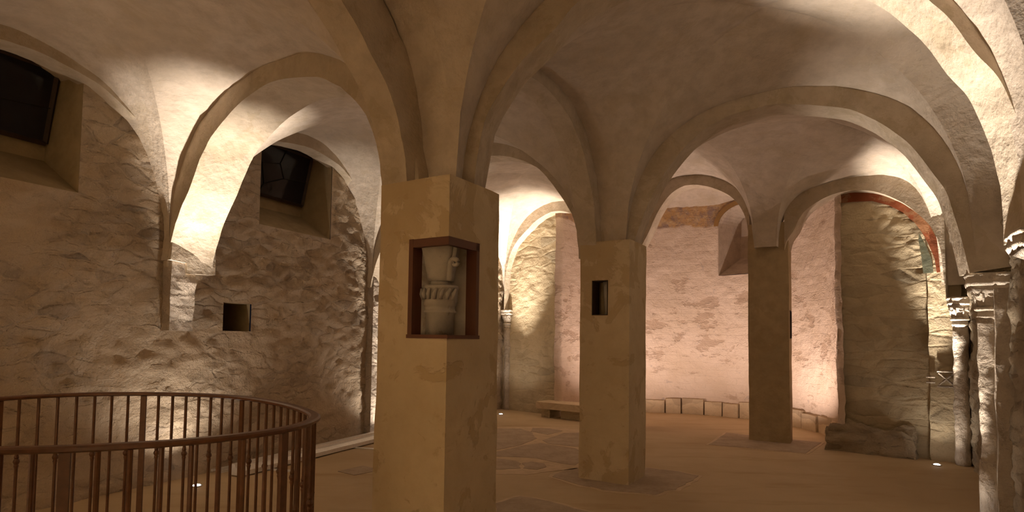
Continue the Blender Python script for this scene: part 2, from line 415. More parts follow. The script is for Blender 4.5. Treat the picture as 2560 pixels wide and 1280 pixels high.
# apse: curved wall with a splayed window niche, shell ceiling
def apse():
    a0, a1 = R(-41.8), R(141.8); res = .04
    n = int(AR * (a1 - a0) / res); m = int(4.75 / res)
    AA = [a0 + (a1 - a0) * i / n for i in range(n + 1)]; ZZ = [4.75 * j / m for j in range(m + 1)]
    w0, w1 = R(28), R(54); zb, zt = 2.96, 4.02
    i0 = min(range(n + 1), key=lambda i: abs(AA[i] - w0)); i1 = min(range(n + 1), key=lambda i: abs(AA[i] - w1))
    j0 = min(range(m + 1), key=lambda j: abs(ZZ[j] - zb)); j1 = min(range(m + 1), key=lambda j: abs(ZZ[j] - zt))
    AA[i0] = w0; AA[i1] = w1; ZZ[j0] = zb
    am = (w0 + w1) / 2; hw = (w1 - w0) / 2
    def inside(i, j):
        a = (AA[i] + AA[i + 1]) / 2; z = (ZZ[j] + ZZ[j + 1]) / 2
        if z < zb or not (w0 < a < w1): return False
        return z < zt + .42 * math.sqrt(max(0, 1 - ((a - am) / hw) ** 2))
    holes = [(R(46.8), R(48.8), 2.42, 2.52)]
    verts = []; faces = []
    flare = lambda a: 3.2 * max(0, R(-39.8) - a, a - R(139.8))
    for a in AA:
        for z in ZZ:
            p = Vector((math.cos(a) * AR, math.sin(a) * AR, z))
            h = .02 * nz(p, 2.0, 5) + .010 * nz(p, 9, 4)
            rr = AR - h + flare(a)
            verts.append((rr * math.cos(a), rr * math.sin(a), z))
    W = m + 1
    for i in range(n):
        for j in range(m):
            if inside(i, j): continue
            faces.append((i * W + j, (i + 1) * W + j, (i + 1) * W + j + 1, i * W + j + 1))
    o = mesh('wall_apse', verts, faces, 'apse', smooth=True); o.location = (AC.x, AC.y, 0)
    struct(o, 'curved pinkish apse wall at the far end')
    # window niche: reveal follows arch outline, sill slopes up to a back wall
    out = [(w0, zb)] + [(w0, zb + (zt - zb) * k / 6) for k in range(1, 7)]
    out += [(am - hw * math.cos(math.pi * k / 20), zt + .42 * math.sin(math.pi * k / 20)) for k in range(1, 20)]
    out += [(w1, zb + (zt - zb) * (6 - k) / 6) for k in range(0, 7)]
    bm = bmesh.new(); f = []; b = []
    for a, z in out:
        f.append(bm.verts.new(((AR - .03) * math.cos(a), (AR - .03) * math.sin(a), z)))
        a2 = am + (a - am) * .60; z2 = max(z if z > zb + .01 else zb + .42, zb + .42) ; z2 = min(z2, zt + .25)
        b.append(bm.verts.new(((AR + .62) * math.cos(a2), (AR + .62) * math.sin(a2), z2)))
    for i in range(len(f) - 1): bm.faces.new((f[i], f[i + 1], b[i + 1], b[i]))
    bm.faces.new((f[-1], f[0], b[0], b[-1])); bm.faces.new(b)
    nn = frombm('window_3', bm, m_plaster('niche_plaster', (.50, .40, .31), (.56, .46, .37), (.38, .30, .26), .5, .006)); nn.location = (AC.x, AC.y, 0)
    struct(nn, 'splayed arched window niche high in the apse wall')
    # painted ochre outline over the niche arch
    bm = bmesh.new(); prev = None
    for k in range(0, 25):
        t_ = math.pi * k / 24
        for_r = []
        for e in (0.0, .10):
            a = am - (hw + e / AR) * math.cos(t_); z = zt + (.42 + e) * math.sin(t_)
            for_r.append(bm.verts.new(((AR - .045) * math.cos(a), (AR - .045) * math.sin(a), z)))
        if prev: bm.faces.new((prev[0], prev[1], for_r[1], for_r[0]))
        prev = for_r
    bmesh.ops.solidify(bm, geom=bm.faces[:], thickness=.012)
    oo = frombm('painted_stripe', bm, 'ochre'); oo.location = (AC.x, AC.y, 0)
    tag(oo, 'ochre painted stripe around the arched window niche in the apse', 'wall painting')
    # dome
    verts = []; faces = []; K = 14; NA = 72
    for i in range(NA + 1):
        a = a0 - R(14) + (a1 - a0 + R(28)) * i / NA
        for k in range(K + 1):
            r = (AR + .08) * (1 - k / K); z = 4.40 + .62 * math.sqrt(max(0, 1 - (r / (AR + .08)) ** 2)) + .02 * nz((r * math.cos(a), r * math.sin(a), 3), 1.7)
            verts.append((AC.x + r * math.cos(a), AC.y + r * math.sin(a), z))
    for i in range(NA):
        for k in range(K):
            q = i * (K + 1) + k; faces.append((q, q + 1, q + K + 2, q + K + 1))
    return verts, faces
CV, CF = apse()

# ------------------------------------------------------------------ groin vault webs (one continuous plastered ceiling)
def bay(corners, springs, crowns, top, skirts=None, N=40, K=26, amp=.022):
    """each edge carries an arch, its cell is a barrel running to the centre; the skirt carries the barrel on past the edge"""
    n = len(corners); edges = []
    G = sum(corners, V2(0, 0)) / n; zg = sum(springs) / n
    skirts = skirts or [.3] * n
    for e in range(n):
        A_, B_ = corners[e], corners[(e + 1) % n]; za, zb = springs[e], springs[(e + 1) % n]; ce = crowns[e]
        dd = (B_ - A_).normalized(); no = V2(-dd.y, dd.x)
        if (G - A_).dot(no) > 0: no = -no
        verts = []; faces = []; KS = 4
        for jj in range(-KS, K + 1):
            c = max(0, jj) / K; ext = -min(0, jj) / KS * skirts[e]
            for i in range(N + 1):
                ph = math.pi * i / N
                r_ = -math.cos(ph) * (1 - c)            # 2s-1
                s = (1 + r_) / 2
                b = s - c / 2; a = 1 - c - b
                p = A_ * a + B_ * b + G * c + no * ext
                zs = za * a + zb * b + zg * c
                f = math.sqrt(max(0, 1 - r_ * r_))
                f = f ** .92
                h = (1 - (abs(r_) / (1 - c)) ** 2) * (1 - c) if c < 1 else 0
                z = zs + (top + (ce - top) * h - zs) * f
                z += amp * nz((p.x, p.y, z), 1.3, 4) * min(1, f * 1.2) + .006 * nz((p.x, p.y, z), 5, 3)
                verts.append((p.x, p.y, z))
        for j in range(K + KS):
            for i in range(N):
                q = j * (N + 1) + i
                faces.append((q, q + 1, q + N + 2, q + N + 1))
        edges.append(verts[:N + 1])
        k = len(CV); CV.extend(verts); CF.extend([tuple(x + k for x in f) for f in faces])
    return edges
def bridge(e0, e1):
    e1 = e1[::-1]; k = len(CV); n = len(e0); m = 5
    for j in range(m + 1):
        for a, b in zip(e0, e1): CV.append(tuple(a[q] + (b[q] - a[q]) * j / m for q in range(3)))
    for j in range(m):
        for i in range(n - 1): q = k + j * n + i; CF.append((q, q + 1, q + n + 1, q + n))
SP = 2.48; SW = 2.35
lw = lambda P, t: P + ld * t - ln * .10
rw = lambda P, t: P + rd * t + rn * .10
bay([at(P0, -.28, .26), at(P1, -.28, -.12), lw(L1, -.22), lw(L0, .2)], [SP, SP, SW, SW], [3.84, 3.93, 4.08, 3.95], 4.15, [.08, .25, .45, .1])
bay([at(P1, -.28, .26), at(P2, -.28, -.20), lw(L2, -.2), L1 + ld * .25 + ln * .12], [SP, SP, SW, SW], [4.02, 4.17, 4.22, 3.84], 4.14, [.08, .25, .45, .34])
bay([at(P0, .20, .26), at(P1, .20, -.12), C - rn * .0 - rd * .22, rw(C0, .2)], [SP, SP, SW, SW], [3.98, 4.32, 4.1, 4.2], 4.40, [.32, .25, .45, .1])
bay([at(P1, .14, .29), at(P2, .20, -.20), B - rn * .10 - rd * .16, rw(C, .2)], [SP, SP, SW, SW], [4.10, 4.14, 4.15, 4.20], 4.42, [.32, .25, .45, .04])
bR = bay([at(P2, .20, .20), P3 + U * .14 - VV * .34, A - V2(.709, -.705) * .16, rw(B, .16)], [SP, 3.05, SW, SW], [4.45, 3.97, 3.75, 4.02], 4.38, [.0, .25, .3, .1])
bC = bay([at(P2, -.05, .25), at(Q3, .1, -.34), P3 - U * .18 - VV * .34], [SP, 3.05, 3.05], [4.45, 4.42, 4.45], 4.58, [0, .3, 0])
bL = bay([at(P2, -.28, .20), lw(L2, .2), D, at(Q3, -.15, -.34)], [SP, SW, SW, 3.05], [4.12, 4.1, 4.36, 4.45], 4.42, [.1, .45, .3, 0])
bridge(bR[0], bC[2]); bridge(bC[0], bL[3])
bay([at(PM, -.28, .30), at(P0, -.28, -.12), lw(L0, -.22), lw(LM, -.2)], [SP, SP, SW, SW], [3.8, 3.95, 4.0, 3.95], 4.15, [.3, .3, .3, .3], 20, 12)
bay([at(PM, .20, .30), at(P0, .20, -.12), rw(C0, -.2), rw(CM, -.2)], [SP, SP, SW, SW], [3.9, 4.2, 4.0, 4.2], 4.30, [.4, .3, .3, .3], 20, 12)
cl = mesh('ceiling', CV, CF, 'vault', smooth=True)
struct(cl, 'plastered groin vaults')
# keep groins crisp
try:
    me = cl.data
    bm = bmesh.new(); bm.from_mesh(me); bmesh.ops.remove_doubles(bm, verts=bm.verts, dist=.003)
    for e in bm.edges:
        if len(e.link_faces) == 2 and e.calc_face_angle(0) > R(24): e.smooth = False
    bm.to_mesh(me); bm.free()
except Exception as ex:
    print('groins', ex)

# ------------------------------------------------------------------ transverse arches
def smooth_samples(s):
    # Catmull-Rom through the measured points
    pts = [Vector((x, z, 0)) for x, z in s]; out = []
    for i in range(len(pts) - 1):
        p0 = pts[max(i - 1, 0)]; p1 = pts[i]; p2 = pts[i + 1]; p3 = pts[min(i + 2, len(pts) - 1)]
        for k in range(4):
            t_ = k / 4
            out.append(.5 * ((2 * p1) + (-p0 + p2) * t_ + (2 * p0 - 5 * p1 + 4 * p2 - p3) * t_ ** 2 + (-p0 + 3 * p1 - 3 * p2 + p3) * t_ ** 3))
    out.append(pts[-1]); return [(p.x, p.y) for p in out]
def rib(name, P, Q, off, wid, samples, label, cat='arch', group=None, mat='rib', thick=.34, roof=None, rough=.010):
    d = (Q - P); L = d.length; d = d / L; n = V2(-d.y, d.x)
    if n.y < 0: n = -n
    ss = smooth_samples(samples)
    # densify by length
    pl = [Vector((x * L, z)) for x, z in ss]
    dens = [pl[0]]
    for a_, b_ in zip(pl, pl[1:]):
        k = max(1, int((b_ - a_).length / .05))
        for i in range(1, k + 1): dens.append(a_ + (b_ - a_) * i / k)
    verts = []; W = 4; cols = 10
    cx = sum(p.x for p in dens) / len(dens); lo = min(p.y for p in dens)
    prof = []
    for i, p in enumerate(dens):
        tn = (dens[min(i + 1, len(dens) - 1)] - dens[max(i - 1, 0)]).normalized()
        nn = Vector((-tn.y, tn.x))                           # outward (up / away from the span)
        prof.append((p, nn))
    rows = []
    for p, nn in prof:
        row = []
        th = thick if roof is None else max(.05, roof - p.y)
        dirv = nn if roof is None else Vector((0, 1))
        top = p + dirv * th
        ring = [(top, off)]
        for k in range(4): ring.append((top + (p - top) * (k + 1) / 4, off))
        for k in range(1, 6): ring.append((p, off + wid * k / 5))
        for k in range(4): ring.append((p + (top - p) * (k + 1) / 4, off + wid))
        for q, o_ in ring:
            w_ = P + d * q.x + n * o_
            jit = nz((w_.x, w_.y, q.y), 6, 4) * rough
            edge = (abs(o_ - off) < 1e-6) or (abs(o_ - off - wid) < 1e-6)
            row.append((w_.x + n.x * jit * 1.0, w_.y + n.y * jit, q.y + jit * .8))
        rows.append(row)
    base = []
    nr = len(rows[0])
    for r_ in rows: base.extend(r_)
    faces = []
    for i in range(len(rows) - 1):
        for k in range(nr - 1):
            q = i * nr + k; faces.append((q, q + nr, q + nr + 1, q + 1))
        q = i * nr; faces.append((q + nr - 1, q + 2 * nr - 1, q + nr, q))
    faces.append(tuple(range(nr))); faces.append(tuple((len(rows) - 1) * nr + k for k in range(nr))[::-1])
    o = mesh(name, base, faces, mat)
    bm = bmesh.new(); bm.from_mesh(o.data); bmesh.ops.recalc_face_normals(bm, faces=bm.faces)
    for f in bm.faces: f.smooth = True
    for e in bm.edges:
        if len(e.link_faces) == 2 and e.calc_face_angle(0) > R(35): e.smooth = False
    bm.to_mesh(o.data); bm.free()
    tag(o, label, cat, group)
    return o
S_P1C = [(.065, 2.5), (.067, 2.74), (.084, 3.08), (.11, 3.26), (.147, 3.46), (.184, 3.59), (.221, 3.72), (.257, 3.87), (.33, 4.0), (.42, 4.1), (.52, 4.15), (.62, 4.12), (.72, 4.0), (.8, 3.82), (.846, 3.65), (.873, 3.53), (.905, 3.33), (.937, 3.17), (.956, 2.99), (.971, 2.81), (.985, 2.5), (.985, 2.2)]
S_P2B = [(.08, 2.5), (.084, 2.72), (.141, 3.2), (.204, 3.53), (.27, 3.76), (.353, 3.92), (.432, 3.97), (.487, 3.99), (.551, 3.96), (.623, 3.9), (.687, 3.83), (.749, 3.69), (.79, 3.56), (.831, 3.4), (.878, 3.12), (.904, 2.95), (.918, 2.76), (.935, 2.5), (.95, 2.2)]
S_P1L = [(.09, 2.5), (.10, 2.75), (.13, 3.05), (.18, 3.32), (.25, 3.52), (.302, 3.62), (.337, 3.66), (.419, 3.73), (.49, 3.76), (.548, 3.74), (.626, 3.68), (.699, 3.57), (.766, 3.43), (.813, 3.23), (.862, 2.99), (.915, 2.75), (.95, 2.5), (.97, 2.25)]
S_P2L = [(.085, 2.5), (.09, 2.75), (.11, 3.04), (.16, 3.35), (.21, 3.6), (.26, 3.75), (.33, 3.88), (.42, 3.96), (.5, 3.98), (.6, 3.93), (.7, 3.78), (.78, 3.6), (.85, 3.3), (.9, 3.0), (.95, 2.6), (.97, 2.3)]
S_ROW = [(.092, 2.45), (.094, 2.6), (.10, 2.72), (.111, 2.85), (.125, 2.99), (.151, 3.14), (.175, 3.23), (.209, 3.33), (.237, 3.43), (.278, 3.53), (.35, 3.68), (.45, 3.76), (.55, 3.76), (.65, 3.68), (.72, 3.53), (.79, 3.33), (.85, 3.14), (.895, 2.85), (.905, 2.6)]
S_P1P2 = [(.094, 2.5), (.11, 2.75), (.16, 3.3), (.21, 3.55), (.27, 3.75), (.35, 3.9), (.45, 3.97), (.55, 3.96), (.669, 3.86), (.729, 3.74), (.793, 3.55), (.842, 3.3), (.875, 3.05), (.895, 2.8), (.905, 2.62)]
S_Q3P3 = [(.1, 2.9), (.13, 3.1), (.217, 3.5), (.269, 3.78), (.326, 4.0), (.383, 4.15), (.45, 4.23), (.508, 4.25), (.602, 4.2), (.694, 4.1), (.771, 3.97), (.833, 3.78), (.87, 3.55), (.89, 3.2)]
S_P3A = [(.118, 3.0), (.135, 3.15), (.178, 3.3), (.215, 3.48), (.264, 3.61), (.357, 3.73), (.447, 3.78), (.524, 3.78), (.628, 3.72), (.728, 3.58), (.804, 3.42), (.868, 3.24), (.913, 3.06), (.938, 2.83), (.95, 2.5), (.96, 2.18)]
S_DQ3 = [(.05, 2.18), (.06, 2.9), (.08, 3.2), (.115, 3.48), (.167, 3.67), (.219, 3.8), (.283, 3.93), (.332, 4.03), (.406, 4.12), (.48, 4.17), (.56, 4.15), (.65, 4.05), (.74, 3.88), (.82, 3.6), (.87, 3.3), (.89, 3.0)]
S_WL = [(.03, 2.3), (.04, 2.7), (.055, 3.05), (.10, 3.4), (.18, 3.72), (.28, 3.93), (.38, 4.01), (.44, 4.04), (.5, 4.06), (.56, 4.05), (.65, 4.0), (.7, 3.95), (.79, 3.78), (.84, 3.65), (.89, 3.48), (.93, 3.26), (.95, 3.08), (.97, 2.8), (.98, 2.3)]
S_WR = [(.03, 2.2), (.035, 2.7), (.06, 3.1), (.12, 3.45), (.2, 3.7), (.3, 3.9), (.4, 3.98), (.5, 4.0), (.6, 3.98), (.7, 3.9), (.8, 3.7), (.88, 3.45), (.93, 3.1), (.955, 2.7), (.96, 2.2)]
GR = 'arches of the vaults'
rib('stone_arch', P1, C, -.02, .30, S_P1C, 'large arch from the front pillar to the brightly lit capital at the right edge', group=GR)
rib('stone_arch', P2, B, -.15, .32, S_P2B, 'wide arch from the middle pillar to the tall carved capital on the right', group=GR)
rib('stone_arch', P1, L1, -.22, .48, S_P1L, 'arch with the glaring lit underside springing from the left rubble wall', group=GR)
rib('stone_arch', P1, P0, .06, .235, S_ROW, 'arch rising up and left from the front pillar over the railing', group=GR)
rib('stone_arch', P1, P2, .08, .24, S_P1P2, 'arch between the front pillar and the middle pillar', group=GR)
rib('stone_arch', P2, L2, -.20, .30, S_P2L, 'arch from the middle pillar to the left wall, behind the front pillar', group=GR)
rib('stone_arch', Q3, P3, -.15, .28, S_Q3P3, 'small arch left of the far pillar, opening on the apse', group=GR, roof=4.95)
rib('stone_arch', P3, A, -.15, .28, S_P3A, 'small arch from the far pillar to the right corner column', group=GR, roof=4.95)
rib('stone_arch', D, Q3, -.15, .28, S_DQ3, 'small far arch seen between the front and the middle pillar', group=GR, roof=4.95)
rib('wall_arch', L1, L2, -.16, .24, S_WL, 'arch band along the left wall above the window with lit leaded panes', group=GR)
rib('wall_arch', L0, L1, -.16, .24, [(x, z - .1) for x, z in S_WL], 'arch band along the left wall beside the leftmost dark window', group=GR)
rib('wall_arch', C, B, -.14, .25, S_WR[3:], 'rough brick wall arch rising above the tall carved capital', group=GR, mat='right', rough=.03)
rib('stone_arch', P0, C0, -.15, .30, S_WR, 'arch to the rear of the bay, out of view', group=GR)
rib('stone_arch', P0, L0, -.15, .30, S_P1L, 'arch over the left bay, out of view', group=GR)

# ------------------------------------------------------------------ pillars
def apply_bool(o, cutters):
    for c_ in cutters:
        m_ = o.modifiers.new('cut', 'BOOLEAN'); m_.object = c_; m_.solver = 'EXACT'; m_.operation = 'DIFFERENCE'
    dg = bpy.context.evaluated_depsgraph_get(); dg.update()
    me = bpy.data.meshes.new_from_object(o.evaluated_get(dg))
    o.modifiers.clear(); o.data = me
    for c_ in cutters: bpy.data.objects.remove(c_)
ROT = math.atan2(U.y, U.x)
def pillar(name, P, hu, hv, h, mat, label, jag=.006, cut=(), taper=0.0):
    root = thing(name, (P.x, P.y, 0), label, 'pillar', None, ROT)
    root['kind'] = 'thing'
    bm = bmesh.new(); n = 6; K = int(h / .09)
    ring = []
    for a, b in ((-1, -1), (1, -1), (1, 1), (-1, 1)): ring.append((a, b))
    pts = []
    for (a0, b0), (a1, b1) in zip(ring, ring[1:] + ring[:1]):
        for i in range(n):
            f = i / n; pts.append((a0 + (a1 - a0) * f, b0 + (b1 - b0) * f))
    rings = []
    for k in range(K + 1):
        z = h * k / K; r_ = []
        for a, b in pts:
            c_ = 1.0
            if abs(a) > .99 and abs(b) > .99: c_ = .985
            j = jag * nz((a * hu + P.x, b * hv + P.y, z), 2.2, 4)
            s = 1 + taper * (1 - z / h)
            r_.append(bm.verts.new(((a * hu * c_ * s + a * j), (b * hv * c_ * s + b * j), z)))
        rings.append(r_)
    m_ = len(pts)
    for p, q in zip(rings, rings[1:]):
        for i in range(m_): bm.faces.new((p[i], p[(i + 1) % m_], q[(i + 1) % m_], q[i]))
    bm.faces.new(rings[0][::-1]); bm.faces.new(rings[-1])
    sh = frombm('pillar_shaft', bm, mat, root)
    return root, sh
def cutter(verts_poly, z0, z1, root):
    bm = bmesh.new(); prism(bm, verts_poly, z0, z1)
    c_ = frombm('cut', bm, None, root); return c_

# front pillar with the corner showcase
p1, s1 = pillar('square_pillar', P1, .300, .300, 2.60, 'pillar', 'plastered square pillar nearest the camera with a corner showcase', taper=.02)
ZA, ZB = 1.56, 2.20
# local axes: x = u, y = v ; visible corner is (+.3, -.3)
cu = cutter([(-.02, -.34), (.34, -.34), (.34, .04), (.20, .04), (-.02, -.16)], ZA, ZB, p1)
apply_bool(s1, [cu])
# middle pillar with small niche in its left face
p2, s2 = pillar('square_pillar', P2, .295, .290, 2.66, 'pillar', 'plain plastered square pillar with a small dark niche, second from camera')
cu = cutter([(-.145, -.34), (.045, -.34), (.045, -.02), (-.145, -.02)], 1.83, 2.22, p2)
apply_bool(s2, [cu])
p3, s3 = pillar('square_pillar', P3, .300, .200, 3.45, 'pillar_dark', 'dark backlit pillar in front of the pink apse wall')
cu = cutter([(.1, -.10), (.34, -.10), (.34, .08), (.1, .08)], 1.62, 2.06, p3)
apply_bool(s3, [cu])
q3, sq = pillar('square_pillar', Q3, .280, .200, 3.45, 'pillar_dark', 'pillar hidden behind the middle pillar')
p0, s0 = pillar('square_pillar', P0, .300, .300, 2.72, 'pillar', 'pillar out of view')
for o in (p1, p2, p3): o['group'] = 'pillars of the crypt'

# corner showcase on the front pillar
def showcase():
    root = thing('corner_showcase', (P1.x, P1.y, 0), 'brown framed glazed niche on the corner of the front pillar', 'display case', None, ROT)
    zl, zh = ZA, ZB
    bm = bmesh.new()                                          # two posts set at the ends
    box_bm(bm, (-.005, -.245, (zl + zh) / 2), (.035, .125, zh - zl))
    box_bm(bm, (.247, .022, (zl + zh) / 2), (.118, .035, zh - zl))
    frombm('frame_post', bm, 'frame', root)
    bm = bmesh.new()                                          # head wraps the corner
    prism(bm, [(-.022, -.306), (.306, -.306), (.306, .04), (.270, .04), (.270, -.265), (-.022, -.265)], zh - .055, zh - .002)
    frombm('frame_head', bm, 'frame', root)
    bm = bmesh.new()
    prism(bm, [(-.03, -.310), (.310, -.310), (.310, .05), (.19, .05), (-.03, -.17)], zl - .012, zl + .012)
    frombm('frame_sill', bm, 'frame', root)
    bm = bmesh.new()                                          # stone back panel across the cut corner
    prism(bm, [(-.012, -.215), (.0, -.225), (.235, .018), (.22, .03)], zl + .01, zh - .01)
    frombm('back_panel', bm, 'fragment', root)
showcase()
def fragment():
    # carved capital of an older column, still bedded in the pillar
    c = at(P1, .105, -.125)
    bm = bmesh.new()
    prof = [(.094, 0), (.096, .14), (.108, .145), (.110, .158), (.101, .165), (.103, .195), (.112, .20), (.116, .23), (.118, .30), (.125, .315), (.120, .33)]
    lathe(bm, prof, 40)
    for f in range(7):
        a = R(-150) + R(120) * f / 6
        tube(bm, [(math.cos(a) * .118, math.sin(a) * .118, .235), (math.cos(a) * .128, math.sin(a) * .128, .27), (math.cos(a + .12) * .134, math.sin(a + .12) * .134, .305)], [.013, .016, .008], 8)
    root = thing('stone_capital_fragment', (c.x, c.y, ZA + .012), 'worn grey carved capital with a volute inside the corner showcase', 'carved stone', None, R(-12))
    frombm('lower_drum', bm, 'fragment', root, True)
    bm = bmesh.new()
    prof = [(.088, .36), (.092, .40), (.098, .44), (.104, .50), (.112, .56), (.122, .615)]
    lathe(bm, prof, 48, sq=lambda z: min(1, max(0, (z - .36) / .2)) * .75)
    lathe(bm, [(.07, .325), (.068, .365)], 24)
    frombm('upper_bell', bm, 'fragment', root, True)
    bm = bmesh.new()
    for sx, x0 in ((1, .082), (-1, -.095)):
        pts = []; rr = []
        for k in range(30):
            f = k / 29
            if f < .45:
                g_ = f / .45; pts.append((sx * 0 + x0 + sx * .012 * g_, -.075 - .012 * g_, .36 + .11 * g_)); rr.append(.019)
            else:
                g_ = (f - .45) / .55; a = g_ * 2 * math.pi * 1.15; r_ = .030 * (1 - .7 * g_)
                cx_ = x0 + sx * .042; cz = .475
                pts.append((cx_ - sx * r_ * math.cos(a), -.088, cz + r_ * math.sin(a))); rr.append(.019 * (1 - .5 * g_))
        if sx == 1: tube(bm, pts, rr, 8)
    tube(bm, [(.10, -.07, .47), (.115, -.07, .53), (.125, -.075, .60)], [.018, .014, .02], 8)
    frombm('volute', bm, 'fragment', root, True)
fragment()
# niche lining and fragment in the middle pillar
nr_ = thing('pillar_niche', (P2.x, P2.y, 0), 'small dark framed niche in the face of the middle pillar', 'niche', None, ROT)
bm = bmesh.new()
for c_, s_ in (((-.140, -.19, 2.025), (.008, .21, .386)), ((.040, -.19, 2.025), (.008, .21, .386)), ((-.05, -.19, 1.834), (.188, .21, .008)), ((-.05, -.19, 2.216), (.188, .21, .008))):
    box_bm(bm, c_, s_)
frombm('niche_frame', bm, 'winframe', nr_)
cfrag = at(P2, .01, -.155)
bm = bmesh.new(); lathe(bm, [(.05, 0), (.052, .1), (.06, .11), (.056, .13), (.062, .2), (.075, .37)], 24)
tag(frombm('column_fragment', bm, 'fragment', None, True), 'pale stone column fragment inside the niche of the middle pillar', 'carved stone').location = (cfrag.x, cfrag.y, 1.839)
nr2 = thing('pillar_niche', (P3.x, P3.y, 0), 'thin dark framed niche on the side of the backlit pillar', 'niche', None, ROT)
bm = bmesh.new()
for c_, s_ in (((.255, -.094, 1.84), (.11, .012, .44)), ((.255, .074, 1.84), (.11, .012, .44)), ((.255, -.01, 1.626), (.11, .18, .012)), ((.255, -.01, 2.054), (.11, .18, .012))):
    box_bm(bm, c_, s_)
frombm('niche_frame', bm, 'winframe', nr2)

# ------------------------------------------------------------------ wall columns with carved capitals
def volute(bm, cx, cy, cz, r, ax, ay, turns=1.6, th=.014):
    """spiral in the vertical plane spanned by (ax, ay) and z"""
    pts = []; rr = []
    for k in range(26):
        g_ = k / 25; a = g_ * 2 * math.pi * turns; q = r * (1 - .82 * g_)
        pts.append((cx + ax * q * math.cos(a), cy + ay * q * math.cos(a), cz + q * math.sin(a))); rr.append(th * (1 - .4 * g_))
    tube(bm, pts, rr, 7)
def column(P, name, label, r, z0s, z1s, ztop, base_h=0, base_r=0, wide=1.55):
    root = thing(name, (P.x, P.y, 0), label, 'column', 'engaged wall columns', math.atan2(rd.y, rd.x))
    bm = bmesh.new(); K = 26
    prof = [(r * (1 + .05 * nz((P.x, P.y, z0s + (z1s - z0s) * k / K), 3)), z0s + (z1s - z0s) * k / K) for k in range(K + 1)]
    lathe(bm, prof, 28)
    for v in bm.verts:
        j = nz((v.co.x * 1 + P.x, v.co.y + P.y, v.co.z), 7, 4) * .018
        v.co.x *= 1 + j / r; v.co.y *= 1 + j / r
    frombm('shaft', bm, 'shaft', root, True)
    if base_h:
        bm = bmesh.new(); lathe(bm, [(base_r, 0), (base_r * 1.02, base_h * .6), (base_r * .98, base_h)], 28)
        for v in bm.verts:
            j = nz((v.co.x + P.x, v.co.y + P.y, v.co.z), 6, 4) * .02
            v.co.x *= 1 + j / r; v.co.y *= 1 + j / r
        frombm('base_drum', bm, 'shaft', root, True)
    # neck ring, bell, volutes, impost
    h = ztop - z1s
    bm = bmesh.new()
    lathe(bm, [(r * .95, z1s - .01), (r * 1.02, z1s + .01), (r * 1.12, z1s + .02), (r * 1.02, z1s + .04), (r * 1.0, z1s + .07), (r * 1.25, z1s + .08), (r * 1.30, z1s + .095), (r * 1.12, z1s + .11)], 30)
    frombm('neck_ring', bm, 'carved', root, True)
    bm = bmesh.new(); zb = z1s + .10; zt = z1s + h * .72
    lathe(bm, [(r * 1.02, zb), (r * 1.1, zb + (zt - zb) * .3), (r * 1.28, zb + (zt - zb) * .65), (r * wide, zt)], 40, sq=lambda z: .9 * min(1, max(0, (z - zb) / (zt - zb))))
    for i in range(8):
        a = math.pi / 4 * i
        q = 1.22 if i % 2 == 0 else 1.5
        rr_ = r * q
        cxp, cyp = rr_ * math.cos(a), rr_ * math.sin(a)
        volute(bm, cxp, cyp, zb + (zt - zb) * .62, r * .34, -math.sin(a), math.cos(a), 1.7, r * .085)
        tube(bm, [(r * 1.06 * math.cos(a + .2), r * 1.06 * math.sin(a + .2), zb), (r * 1.22 * math.cos(a + .25), r * 1.22 * math.sin(a + .25), zb + (zt - zb) * .45), (r * 1.5 * math.cos(a + .3), r * 1.5 * math.sin(a + .3), zb + (zt - zb) * .92)], [r * .06, r * .12, r * .09], 7)
    frombm('carved_bell', bm, 'carved', root, True)
    bm = bmesh.new(); s_ = r * wide
    lathe(bm, [(s_ * .99, zt), (s_ * 1.05, zt + (ztop - zt) * .3), (s_ * 1.0, zt + (ztop - zt) * .4), (s_ * 1.03, zt + (ztop - zt) * .7), (s_ * 1.07, zt + (ztop - zt) * .8), (s_ * 1.07, ztop)], 56, sq=lambda z: .92)
    for v in bm.verts:
        j = nz((v.co.x + P.x, v.co.y + P.y, v.co.z), 9, 4) * .022
        v.co.x += j; v.co.y += j * .7
    frombm('impost_block', bm, 'carved', root, True)
    return root
cA = A + V2(.02, -.02); cB = B + V2(.02, .01)
column(cA, 'engaged_column', 'slender wall column beside the floor light, in the far right corner', .085, 0, 1.80, 2.18, wide=1.5)
column(cB, 'engaged_column', 'thick pitted column with curled leaf capital near the right edge', .092, .50, 1.79, 2.20, .52, .108, wide=1.8)
column(C + V2(.09, .0), 'engaged_column', 'column whose glaring white capital touches the right edge', .092, .50, 1.84, 2.24, .52, .108, wide=2.35)
column(D + V2(.10, -.08), 'engaged_column', 'thin far column partly hidden behind the front pillar', .085, 0, 1.80, 2.20)

